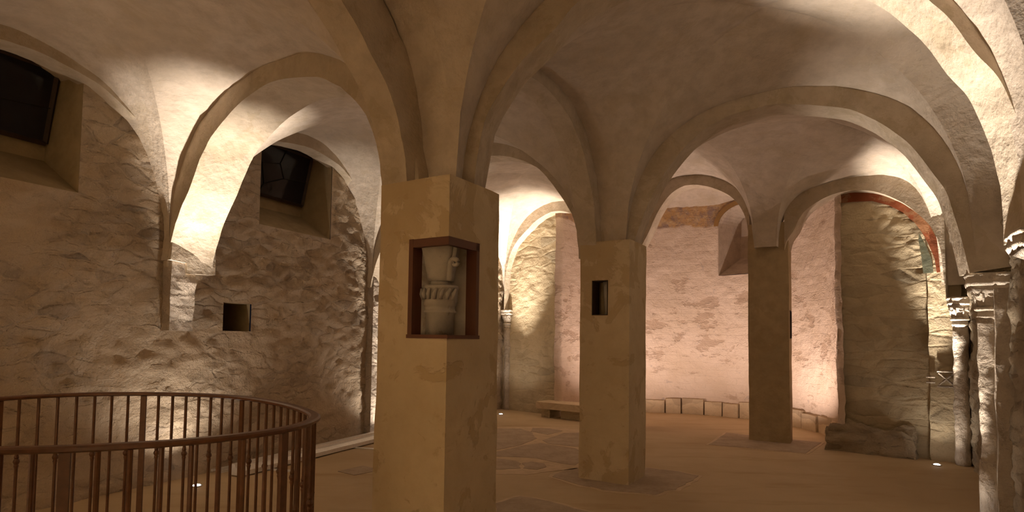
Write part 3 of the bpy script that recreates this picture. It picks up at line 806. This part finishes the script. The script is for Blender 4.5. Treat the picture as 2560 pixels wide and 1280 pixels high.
# responds / piers behind the columns
def pier(name, P, d, wid, dep, z0, z1, mat, label, amp=.03, group='stone responds'):
    bm = bmesh.new(); K = max(2, int((z1 - z0) / .08)); n_ = 5
    ring = []
    q = [(-wid / 2, 0), (-wid / 2, dep), (wid / 2, dep), (wid / 2, 0)]
    pts = []
    for (a0, b0), (a1, b1) in zip(q, q[1:] + q[:1]):
        for i in range(n_): pts.append((a0 + (a1 - a0) * i / n_, b0 + (b1 - b0) * i / n_))
    nrm = V2(-d.y, d.x); rings = []
    for k in range(K + 1):
        z = z0 + (z1 - z0) * k / K; r_ = []
        for a, b in pts:
            w_ = P + d * a + nrm * b
            j = amp * nz((w_.x, w_.y, z), 5, 4)
            r_.append(bm.verts.new((w_.x + j * d.x * (1 if a > 0 else -1) + nrm.x * j * .8, w_.y + j * d.y * (1 if a > 0 else -1) + nrm.y * j * .8, z)))
        rings.append(r_)
    m_ = len(pts)
    for p, qq in zip(rings, rings[1:]):
        for i in range(m_): bm.faces.new((p[i], p[(i + 1) % m_], qq[(i + 1) % m_], qq[i]))
    bm.faces.new(rings[0][::-1]); bm.faces.new(rings[-1])
    o = frombm(name, bm, mat, None, False); tag(o, label, 'pier', group); return o
pier('stone_respond', L1 + ld * -.08 + ln * .03, -ld, .27, .17, 1.59, 2.36, 'pier', 'short pale stone respond high on the left rubble wall, under the glaring arch', .02)
pier('stone_respond', L2 + ld * -.05 + ln * .03, -ld, .28, .16, 0, 2.5, 'pier', 'stone respond on the left wall just behind the front pillar', .02)
pier('stone_respond', V2(5.88, 7.87), V2(-.79, .61), .36, -.0 + .10, 0, 4.2, 'east', 'masonry respond with carved cross pattern block in the far right corner', .015)
pier('stone_respond', B + rd * .30 + rn * .14, rd, .22, .10, 0, 2.2, 'shaft', 'rough pier between the two right wall columns', .02)
pier('stone_respond', B + rn * .16, rd, .26, .14, 0, 2.2, 'shaft', 'rough pier backing the thick pitted column', .015)
pier('stone_respond', C + rn * .16, rd, .26, .14, 0, 2.2, 'shaft', 'rough pier backing the column at the right edge', .015)
pier('stone_respond', V2(.12, 12.78), V2(.73, -.68), .30, .10, 0, 4.2, 'east', 'far masonry strip left of the apse opening', .015)

# ------------------------------------------------------------------ windows in the left wall
def lwall(a, dep, z):
    p = LP + ld * a + ln * dep; return Vector((p.x, p.y, z))
def recess(idx, a0, a1, z0, z1, dep, label, sill_up=.36):
    bm = bmesh.new()
    b0, b1 = a0 + .06, a1 - .03
    f = [lwall(a0, -.01, z0), lwall(a1, -.01, z0), lwall(a1, -.01, z1), lwall(a0, -.01, z1)]
    b = [lwall(b0, dep, z0 + sill_up), lwall(b1, dep, z0 + sill_up), lwall(b1, dep, z1), lwall(b0, dep, z1)]
    F = [bm.verts.new(v) for v in f]; Bv = [bm.verts.new(v) for v in b]
    for i in range(4): bm.faces.new((F[i], F[(i + 1) % 4], Bv[(i + 1) % 4], Bv[i]))
    bm.faces.new(Bv)
    bmesh.ops.subdivide_edges(bm, edges=bm.edges[:], cuts=3, use_grid_fill=True)
    root = bpy.data.objects.new('window_%d' % idx, None); COL.objects.link(root)
    root['kind'] = 'structure'; root['label'] = label; root['category'] = 'window'
    frombm('window_reveal', bm, 'reveal', root)
    # tilted casement: hinged at the bottom, leaning into the room
    g0, g1 = b0 + .02, b1 - .02; zlo, zhi = z0 + .52, z0 + 1.20
    dlo, dhi = dep - .05, dep - .22
    def q(s, t_, e=0.0): return lwall(g0 + (g1 - g0) * s, dlo + (dhi - dlo) * t_ - e, zlo + (zhi - zlo) * t_)
    bm = bmesh.new()
    for (s0, t0), (s1, t1) in (((0, 0), (1, 0)), ((1, 0), (1, 1)), ((1, 1), (0, 1)), ((0, 1), (0, 0))):
        tube(bm, [q(s0, t0), q(s1, t1)], .026, 4)
    frombm('casement_frame', bm, 'winframe', root)
    bm = bmesh.new(); vs = [bm.verts.new(q(*st)) for st in ((0, 0), (1, 0), (1, 1), (0, 1))]; fc = bm.faces.new(vs)
    bmesh.ops.solidify(bm, geom=[fc], thickness=.006)
    frombm('glass_pane', bm, 'glass', root)
    bm = bmesh.new()
    N_ = {'a': (.62, .42), 'b': (.38, .42), 'c': (.50, .72), 'd': (.30, .60), 'e': (.56, .10), 'f': (.36, .15), 'g': (.70, .78)}
    segs = [((1, .48), (.62, .42)), ((.62, .42), (.52, .68)), ((.52, .68), (.58, 1)), ((.52, .68), (.26, .60)), ((.26, .60), (0, .72)), ((.26, .60), (.34, .22)), ((.34, .22), (.62, .42)), ((.34, .22), (.28, 0))]
    for s_, e_ in segs: tube(bm, [q(*s_, .006), q(*e_, .006)], .007, 5)
    frombm('lead_strips', bm, 'lead', root)
    bm = bmesh.new(); tube(bm, [q(.25, 1.02, .02), q(.72, 1.02, .02)], .022, 6)
    tube(bm, [q(.45, 1.02, .02), q(.45, 1.12, -.08)], .012, 6)
    frombm('window_closer', bm, 'lead', root)
    bm = bmesh.new(); box = [lwall(b0, dep - .03, z0 + .52), lwall(b1, dep - .03, z0 + .52), lwall(b1, dep - .03, z1), lwall(b0, dep - .03, z1)]
    bm.faces.new([bm.verts.new(v) for v in box]); frombm('dark_opening', bm, 'black', root)
recess(1, win[0][0], win[0][1], win[0][2], win[0][3], .55, 'dark leaded window in a deep recess at the left edge')
recess(2, win[1][0], win[1][1], win[1][2], win[1][3], .55, 'leaded window with small reflections in a deep recess of the left wall')
def wall_hole():
    a0, a1, z0, z1 = hole; bm = bmesh.new()
    f = [(a0, z0), (a1, z0), (a1, z1), (a0, z1)]
    F = [bm.verts.new(lwall(a, .01, z)) for a, z in f]; Bv = [bm.verts.new(lwall(a + .04, .55, z)) for a, z in f]
    for i in range(4): bm.faces.new((F[i], F[(i + 1) % 4], Bv[(i + 1) % 4], Bv[i]))
    bm.faces.new(Bv)
    o = frombm('wall_niche', bm, 'reveal'); tag(o, 'small square dark hole in the left rubble wall', 'niche')
wall_hole()

# ------------------------------------------------------------------ frescoes on the east wall
ed = (V2(5.95, 7.83) - ER); elen = ed.length; ed = ed / elen; en = V2(-.60, -.80)
def eastp(s, z, e): p = ER + ed * (s * elen) + en * e; return Vector((p.x, p.y, z))
def fresco(name, poly, mat, label, e=.030):
    bm = bmesh.new(); vs = [bm.verts.new(eastp(s, z, e)) for s, z in poly]; f = bm.faces.new(vs)
    bmesh.ops.solidify(bm, geom=[f], thickness=.02)
    tag(frombm(name, bm, mat), label, 'wall painting', 'fresco remains')
arc_o = [(.02, 3.80), (.17, 3.80), (.34, 3.79), (.52, 3.68), (.66, 3.53), (.76, 3.36), (.84, 3.17), (.90, 2.96), (.945, 2.74), (.965, 2.55)]
arc_i = [(.885, 2.53), (.87, 2.72), (.825, 2.92), (.77, 3.10), (.70, 3.27), (.61, 3.42), (.49, 3.54), (.34, 3.63), (.17, 3.65), (.02, 3.65)]
fresco('red_fresco_border', arc_o[:6] + arc_i[4:], 'fresco_red', 'curved red painted border at the top of the flat wall under the right small arch')
fresco('red_fresco_border', arc_o[5:] + arc_i[:5], 'fresco_red', 'red painted border running down the corner respond beside the blue patch', .128)
fresco('blue_fresco_patch', [(.745, 3.10), (.80, 2.92), (.845, 2.72), (.86, 2.53), (.775, 2.53), (.76, 2.8), (.74, 3.0)], 'fresco_blue', 'blue green painted patch inside the red border', .126)
# incised block with a saltire on the corner respond
def cross_block():
    c = V2(5.68, 7.93); d = V2(.79, -.61); n = V2(-.61, -.79)
    def q(a, z, e): p = c + d * a + n * (.078 + e); return (p.x, p.y, z)
    bm = bmesh.new()
    z0 = 1.02
    for s_, e_ in (((.12, z0), (.28, z0 + .16)), ((.12, z0 + .16), (.28, z0)), ((.10, z0 - .02), (.30, z0 - .02)), ((.10, z0 + .18), (.30, z0 + .18)), ((-.02, z0 + .03), (.08, z0 + .03)), ((-.02, z0 + .1), (.08, z0 + .1))):
        tube(bm, [q(*s_, .0), q(*e_, .0)], .016, 6)
    tag(frombm('carved_cross_relief', bm, 'pier'), 'low relief of a diagonal cross on the corner masonry', 'carving')
cross_block()

# ------------------------------------------------------------------ footing courses
def ring_block(name, a0, a1, r0, r1, z1, label, n=14, cat='stone block', group='footing blocks of the apse'):
    bm = bmesh.new(); lo = []; hi = []
    loop = [(r1, a0 + (a1 - a0) * i / n) for i in range(n + 1)] + [(r0, a1 - (a1 - a0) * i / n) for i in range(n + 1)]
    jit = lambda r, a, z: r + .015 * nz((r * math.cos(a), r * math.sin(a), z), 4)
    a_ = [bm.verts.new((AC.x + jit(r, a, 0) * math.cos(a), AC.y + jit(r, a, 0) * math.sin(a), 0)) for r, a in loop]
    b_ = [bm.verts.new((AC.x + jit(r, a, 1) * math.cos(a), AC.y + jit(r, a, 1) * math.sin(a), z1 + .012 * nz((a * 3, r, 0), 3))) for r, a in loop]
    m_ = len(loop); bm.faces.new(b_)
    for i in range(m_): bm.faces.new((a_[i], a_[(i + 1) % m_], b_[(i + 1) % m_], b_[i]))
    o = frombm(name, bm, 'apse_base'); tag(o, label, cat, group); return o
FB = [(-38, -30, 'footing block of the apse nearest the dark corner on the right'), (-30, -16, 'second footing block from the right end of the apse'), (-16, -2, 'third footing block from the right end of the apse'),
      (-2, 9, 'footing block of the apse midway between the backlit pillar and the right end'), (9, 20, 'footing block of the apse just right of the backlit pillar'),
      (33, 44, 'footing block of the apse just left of the backlit pillar'), (44, 52, 'second footing block to the left of the backlit pillar'), (52, 61, 'third footing block to the left of the backlit pillar'),
      (61, 72, 'broad footing block midway between the two rear pillars'), (72, 80, 'narrow footing block near the middle pillar'), (80, 92, 'footing block of the apse just right of the middle pillar')]
for i, (x, y, lb) in enumerate(FB):
    ring_block('footing_block', R(x + .35), R(y - .35), AR - (.09 + .02 * math.sin(i * 2.3)), AR + .05, .30 + .03 * math.sin(i * 1.7), lb)
def rock(name, cx, cy, sx, sy, sz, rz, mat, label, seed=0, cat='rough masonry', group=None):
    bm = bmesh.new(); bmesh.ops.create_cube(bm, size=1)
    bmesh.ops.subdivide_edges(bm, edges=bm.edges[:], cuts=9, use_grid_fill=True)
    for v in bm.verts:
        p = v.co.copy(); p.z += .5
        j = nz((p.x * sx * 3 + seed, p.y * sy * 3, p.z * sz * 3), 1.6, 5)
        top = max(0, p.z - .5) * 2
        v.co = Vector((p.x * sx * (1 - .1 * top) + j * .06, p.y * sy * (1 - .25 * top) + j * .05, max(0, p.z * sz * (1 + .35 * nz((p.x * 3 + seed, p.y, 0), 1.3)) if p.z > .02 else 0)))
    o = frombm(name, bm, mat, None, False); o.location = (cx, cy, 0); o.rotation_euler = (0, 0, rz)
    tag(o, label, cat, group); return o
er = math.atan2(ed.y, ed.x)
m_ = ER + ed * .40 + en * .10
rock('rough_footing', m_.x, m_.y, 1.1, .24, .34, er, 'right', 'dark crumbling footing below the flat wall right of the apse', 3)
# stone bench at the left jamb of the apse
tb = thing('stone_bench', (1.15, 11.55, 0), 'low stone bench slab at the left jamb of the apse', 'bench', None, R(-38))
bm = bmesh.new(); box_bm(bm, (0, 0, .24), (1.25, .50, .13)); bmesh.ops.bevel(bm, geom=bm.edges[:], offset=.02, segments=2)
frombm('bench_slab', bm, 'apse_base', tb)
bm = bmesh.new(); box_bm(bm, (-.42, 0, .09), (.20, .40, .18)); box_bm(bm, (.25, .05, .09), (.70, .36, .18))
frombm('bench_support', bm, 'east', tb)

# ------------------------------------------------------------------ paving remains
PAV = {
 'P2': [(0.46, 6.63), (0.71, 6.3), (0.94, 6.08), (1.21, 5.99), (1.46, 5.92), (1.74, 6.14), (2.02, 6.5), (2.2, 6.79), (2.03, 7.0), (1.7, 7.17), (1.31, 7.26), (0.85, 7.12), (0.59, 6.89)],
 'P3': [(2.98, 8.83), (4.16, 8.21), (4.88, 9.15), (3.69, 10.02)],
 'a': [(-0.3, 8.05), (0.14, 8.52), (0.43, 9.15), (0.36, 9.81), (0.17, 10.14), (-0.4, 10.11)],
 'b': [(0.33, 9.85), (0.61, 9.51), (0.91, 9.95), (0.73, 10.19), (0.38, 10.25)],
 'c': [(0.46, 8.98), (0.89, 9.73), (1.3, 9.85), (1.2, 8.5), (0.95, 8.49), (0.56, 8.71)],
 'd': [(-0.3, 7.90), (0.2, 8.59), (0.45, 8.77), (0.94, 8.39), (1.1, 7.9), (0.82, 7.23), (0.65, 7.33), (0.36, 7.61), (0.08, 7.69), (-.25, 7.75)],
 'e': [(-0.3, 7.65), (0.08, 7.49), (0.14, 7.3), (0.14, 7.03), (-0.25, 6.91)],
 'f': [(0.15, 7.35), (0.28, 7.45), (0.45, 7.32), (0.46, 7.14), (0.33, 6.94), (0.15, 7.03)],
 'g': [(-0.15, 5.54), (0.1, 5.82), (0.34, 5.69), (0.61, 5.41), (0.81, 5.26), (0.74, 4.78), (-0.07, 4.74)]}
LBL = {'P2': 'rounded old stone slab around the base of the middle pillar', 'P3': 'rectangular stone slab under the backlit far pillar',
 'a': 'large far paving slab left of the pale mortar joint', 'b': 'small far paving slab beside the mortar patch', 'c': 'paving slab touching the middle pillar, far side of the mortar joint',
 'd': 'broad grey paving slab in the middle of the old paving', 'e': 'reddish paving slab next to the front pillar', 'f': 'small oval reddish paving slab', 'g': 'paving slab at the bottom of the view, right of the front pillar'}
def outline(poly, grow=0.0, wob=.03):
    cx = sum(p[0] for p in poly) / len(poly); cy = sum(p[1] for p in poly) / len(poly); out = []
    for (x0, y0), (x1, y1) in zip(poly, poly[1:] + poly[:1]):
        for k in range(5):
            x = x0 + (x1 - x0) * k / 5; y = y0 + (y1 - y0) * k / 5
            d = V2(x - cx, y - cy); l = d.length
            g_ = grow + wob * nz((x, y, 0), 5, 3)
            out.append((x + d.x / l * g_, y + d.y / l * g_))
    return out
for k, poly in PAV.items():
    g_ = -.02 if k in 'abcdefg' else -.02
    bm = bmesh.new(); prism(bm, outline(poly, g_), 0, .007)
    tag(frombm('paving_slab', bm, 'paving'), LBL[k], 'paving slab', 'old paving slabs')
for k, polys in (('bed', [[(-.5, 6.75), (.2, 6.75), (.6, 7.0), (.8, 7.1), (1.2, 7.9), (1.4, 9.9), (.8, 10.35), (-.5, 10.3)]]), ('bed2', [PAV['P2']]), ('bed3', [PAV['P3']]), ('bed4', [PAV['g']])):
    for poly in polys:
        bm = bmesh.new(); prism(bm, outline(poly, .03, .04), -.01, .003)
        o = frombm('mortar_bed', bm, 'mortar'); tag(o, {'bed': 'pale mortar joints between the old paving slabs', 'bed2': 'pale mortar edge around the slab of the middle pillar', 'bed3': 'pale mortar edge around the slab of the far pillar', 'bed4': 'pale mortar edge of the slab at the bottom'}[k], 'mortar', 'mortar edges')
# inspection plate in the floor
bm = bmesh.new(); prism(bm, [(-1.98, 6.76), (-1.74, 6.58), (-1.50, 6.86), (-1.77, 7.06)], 0, .006)
tag(frombm('floor_hatch', bm, 'paving'), 'flat square inspection plate in the floor left of the front pillar', 'hatch')

# ------------------------------------------------------------------ metal profiles along the left wall
def profile_bar(name, x0, y0, x1, y1, sec, z, mat, label, cat='metal profile', group='metal profiles on the floor'):
    a = V2(x0, y0); b = V2(x1, y1); d = (b - a).normalized(); n = V2(-d.y, d.x)
    bm = bmesh.new(); r0 = [bm.verts.new((a.x + n.x * s, a.y + n.y * s, z + h)) for s, h in sec]; r1 = [bm.verts.new((b.x + n.x * s, b.y + n.y * s, z + h)) for s, h in sec]
    m2 = len(sec); bm.faces.new(r0); bm.faces.new(r1[::-1])
    for i in range(m2): bm.faces.new((r0[i], r0[(i + 1) % m2], r1[(i + 1) % m2], r1[i]))
    tag(frombm(name, bm, mat), label, cat, group)
chan = [(0, 0), (0, .05), (.045, .085), (.10, .085), (.105, .115), (.16, .12), (.17, .10), (.17, 0)]
profile_bar('metal_channel', -2.92, 6.40, -1.90, 8.75, chan, .016, 'metal', 'wide light metal channel lying along the foot of the left wall')
profile_bar('metal_rod', -3.32, 6.55, -1.95, 9.05, [(0, 0), (0, .022), (.022, .022), (.022, 0)], .03, 'metal', 'long thin metal rod behind the wide channel')
profile_bar('metal_rod', -3.24, 6.60, -2.12, 8.80, [(0, 0), (0, .03), (.03, .03), (.03, 0)], .0, 'metal', 'shorter metal rod between the channel and the thin rod')
for x, y, lb in ((-2.62, 6.75, 'flat support strip under the near end of the metal channel'), (-1.98, 8.12, 'flat support strip under the far end of the metal channel')):
    bm = bmesh.new(); box_bm(bm, (0, 0, .008), (.42, .05, .015)); o = frombm('support_strip', bm, 'metal'); o.location = (x, y, 0); o.rotation_euler = (0, 0, R(-15)); tag(o, lb, 'metal strip', 'support strips')

# ------------------------------------------------------------------ oval railing
EC = V2(-2.41, 3.36)
RP = [(x * .818, y * .818) for x, y in [(-4.34, 4.96), (-4.0, 5.37), (-3.5, 5.53), (-2.95, 5.50), (-2.45, 5.30), (-1.95, 4.90), (-1.56, 4.44), (-1.35, 4.02), (-1.36, 3.58), (-1.60, 3.20), (-1.97, 2.95), (-2.45, 2.81), (-3.05, 2.84), (-3.75, 3.12), (-4.32, 3.68), (-4.55, 4.35)]]
def ell(t_):
    n = len(RP); f = (t_ / (2 * math.pi) % 1.0) * n; i = int(f); f -= i
    p = [V2(*RP[(i + k) % n]) for k in (-1, 0, 1, 2)]
    return .5 * (2 * p[1] + (p[2] - p[0]) * f + (2 * p[0] - 5 * p[1] + 4 * p[2] - p[3]) * f * f + (3 * p[1] - p[0] - 3 * p[2] + p[3]) * f ** 3)
# arc-length table
NT_ = 720; tt = [2 * math.pi * i / NT_ for i in range(NT_ + 1)]; ln_ = [0.0]
for i in range(NT_): ln_.append(ln_[-1] + (ell(tt[i + 1]) - ell(tt[i])).length)
def t_at(s):
    for i in range(NT_):
        if ln_[i + 1] >= s: return tt[i] + (tt[i + 1] - tt[i]) * (s - ln_[i]) / (ln_[i + 1] - ln_[i])
    return tt[-1]
rail = thing('round_railing', (EC.x, EC.y, 0), 'oval brown iron railing with thin bars at the bottom left', 'railing')
HR = 1.10
def ringsec(z, hw, hh, name, mat):
    bm = bmesh.new(); N_ = 144; rings = []
    sec = [(-hw, -hh * .4), (-hw, hh * .5), (-hw * .6, hh), (hw * .6, hh), (hw, hh * .5), (hw, -hh * .4), (hw * .5, -hh), (-hw * .5, -hh)]
    for i in range(N_):
        t_ = 2 * math.pi * i / N_
        p = ell(t_); q = (ell(t_ + .01) - ell(t_ - .01)).normalized(); n = V2(q.y, -q.x)
        rings.append([bm.verts.new((p.x + n.x * a - EC.x, p.y + n.y * a - EC.y, z + b)) for a, b in sec])
    for i in range(N_):
        p, q = rings[i], rings[(i + 1) % N_]
        for k in range(len(sec)): bm.faces.new((p[k], p[(k + 1) % len(sec)], q[(k + 1) % len(sec)], q[k]))
    return frombm(name, bm, mat, rail, False)
ringsec(HR - .014, .032, .014, 'handrail', 'iron')
ringsec(.06, .02, .008, 'bottom_rail', 'iron')
def bar_mesh(kind):
    bm = bmesh.new()
    if kind == 'post': box_bm(bm, (0, 0, .535), (.040, .014, 1.07))
    else:
        tube(bm, [(0, 0, .0), (0, 0, 1.07)], .0105 if kind == 'plain' else .0105, 8)
        if kind == 'knot':
            for z, r in ((.665, .015), (.635, .021), (.605, .015)):
                lathe(bm, [(.011, z - .022), (r * .8, z - .012), (r, z), (r * .8, z + .012), (.011, z + .022)], 12)
    bmesh.ops.recalc_face_normals(bm, faces=bm.faces)
    me = bpy.data.meshes.new(kind); bm.to_mesh(me); bm.free(); me.materials.append(M['iron']); return me
BM_ = {k: bar_mesh(k) for k in ('plain', 'knot', 'post')}
tot = ln_[-1]; nb = int(round(tot / .112)); nb -= nb % 2
for i in range(nb):
    s = tot * i / nb; t_ = t_at(s); p = ell(t_); q = (ell(t_ + .01) - ell(t_ - .01)).normalized()
    kind = 'post' if i % 8 == 0 else ('knot' if i % 2 else 'plain')
    o = bpy.data.objects.new('post' if kind == 'post' else 'baluster', BM_[kind]); COL.objects.link(o); o.parent = rail
    o.location = (p.x - EC.x, p.y - EC.y, .0); o.rotation_euler = (0, 0, math.atan2(q.y, q.x))

# ------------------------------------------------------------------ the floor lights themselves, and the added fill lamps
LL = ['small bright floor light seen through the railing bars', 'floor light behind the front pillar at the left wall', 'small bright floor light by the far column left of the apse', 'small bright floor light by the far right corner column',
      'floor light at the foot of the thick pitted column', 'floor light at the foot of the column at the right edge', 'floor light behind the backlit pillar, aimed at the apse', 'floor light behind the middle pillar, aimed at the apse',
      'added fill lamp beside the railing, outside the view', 'added fill lamp outside the view at left', 'added fill lamp outside the view behind', 'added fill lamp outside the view at right']
def spot(i, x, y, W, colr, cone, aim):
    root = thing('floor_light', (x, y, 0), LL[i], 'floor light', 'recessed floor lights')
    bm = bmesh.new(); lathe(bm, [(.055, -.01), (.055, .008), (.046, .010), (.042, .004)], 28); frombm('trim_ring', bm, 'lampring', root, True)
    bm = bmesh.new(); lathe(bm, [(.036, .0), (.034, .012), (.02, .018)], 24); frombm('lens', bm, 'lens', root, True)
    ld_ = bpy.data.lights.new('floor_light_beam', 'SPOT'); ld_.energy = W * LAMP_GAIN; ld_.color = colr; ld_.spot_size = R(cone); ld_.spot_blend = 1.0
    ld_.shadow_soft_size = .035
    lo = bpy.data.objects.new('floor_light_beam', ld_); COL.objects.link(lo); lo.parent = root
    lo.location = (0, 0, .045)
    d = Vector((aim[0] - x, aim[1] - y, aim[2] - .045))
    lo.rotation_euler = d.to_track_quat('-Z', 'Y').to_euler()
for i, L in enumerate(LAMPS): spot(i, *L)  # the warm fill lamps, added out of view, get the same fixture
for L, W in zip(LAMPS, SPILL):
    sp_ = bpy.data.lights.new('floor_light_spill', 'SPOT'); sp_.energy = W; sp_.color = L[3]; sp_.spot_size = R(130); sp_.spot_blend = 1.0; sp_.shadow_soft_size = .035
    so = bpy.data.objects.new('floor_light_spill', sp_); COL.objects.link(so); so.location = (L[0], L[1], .045); so.rotation_euler = (math.pi, 0, 0)
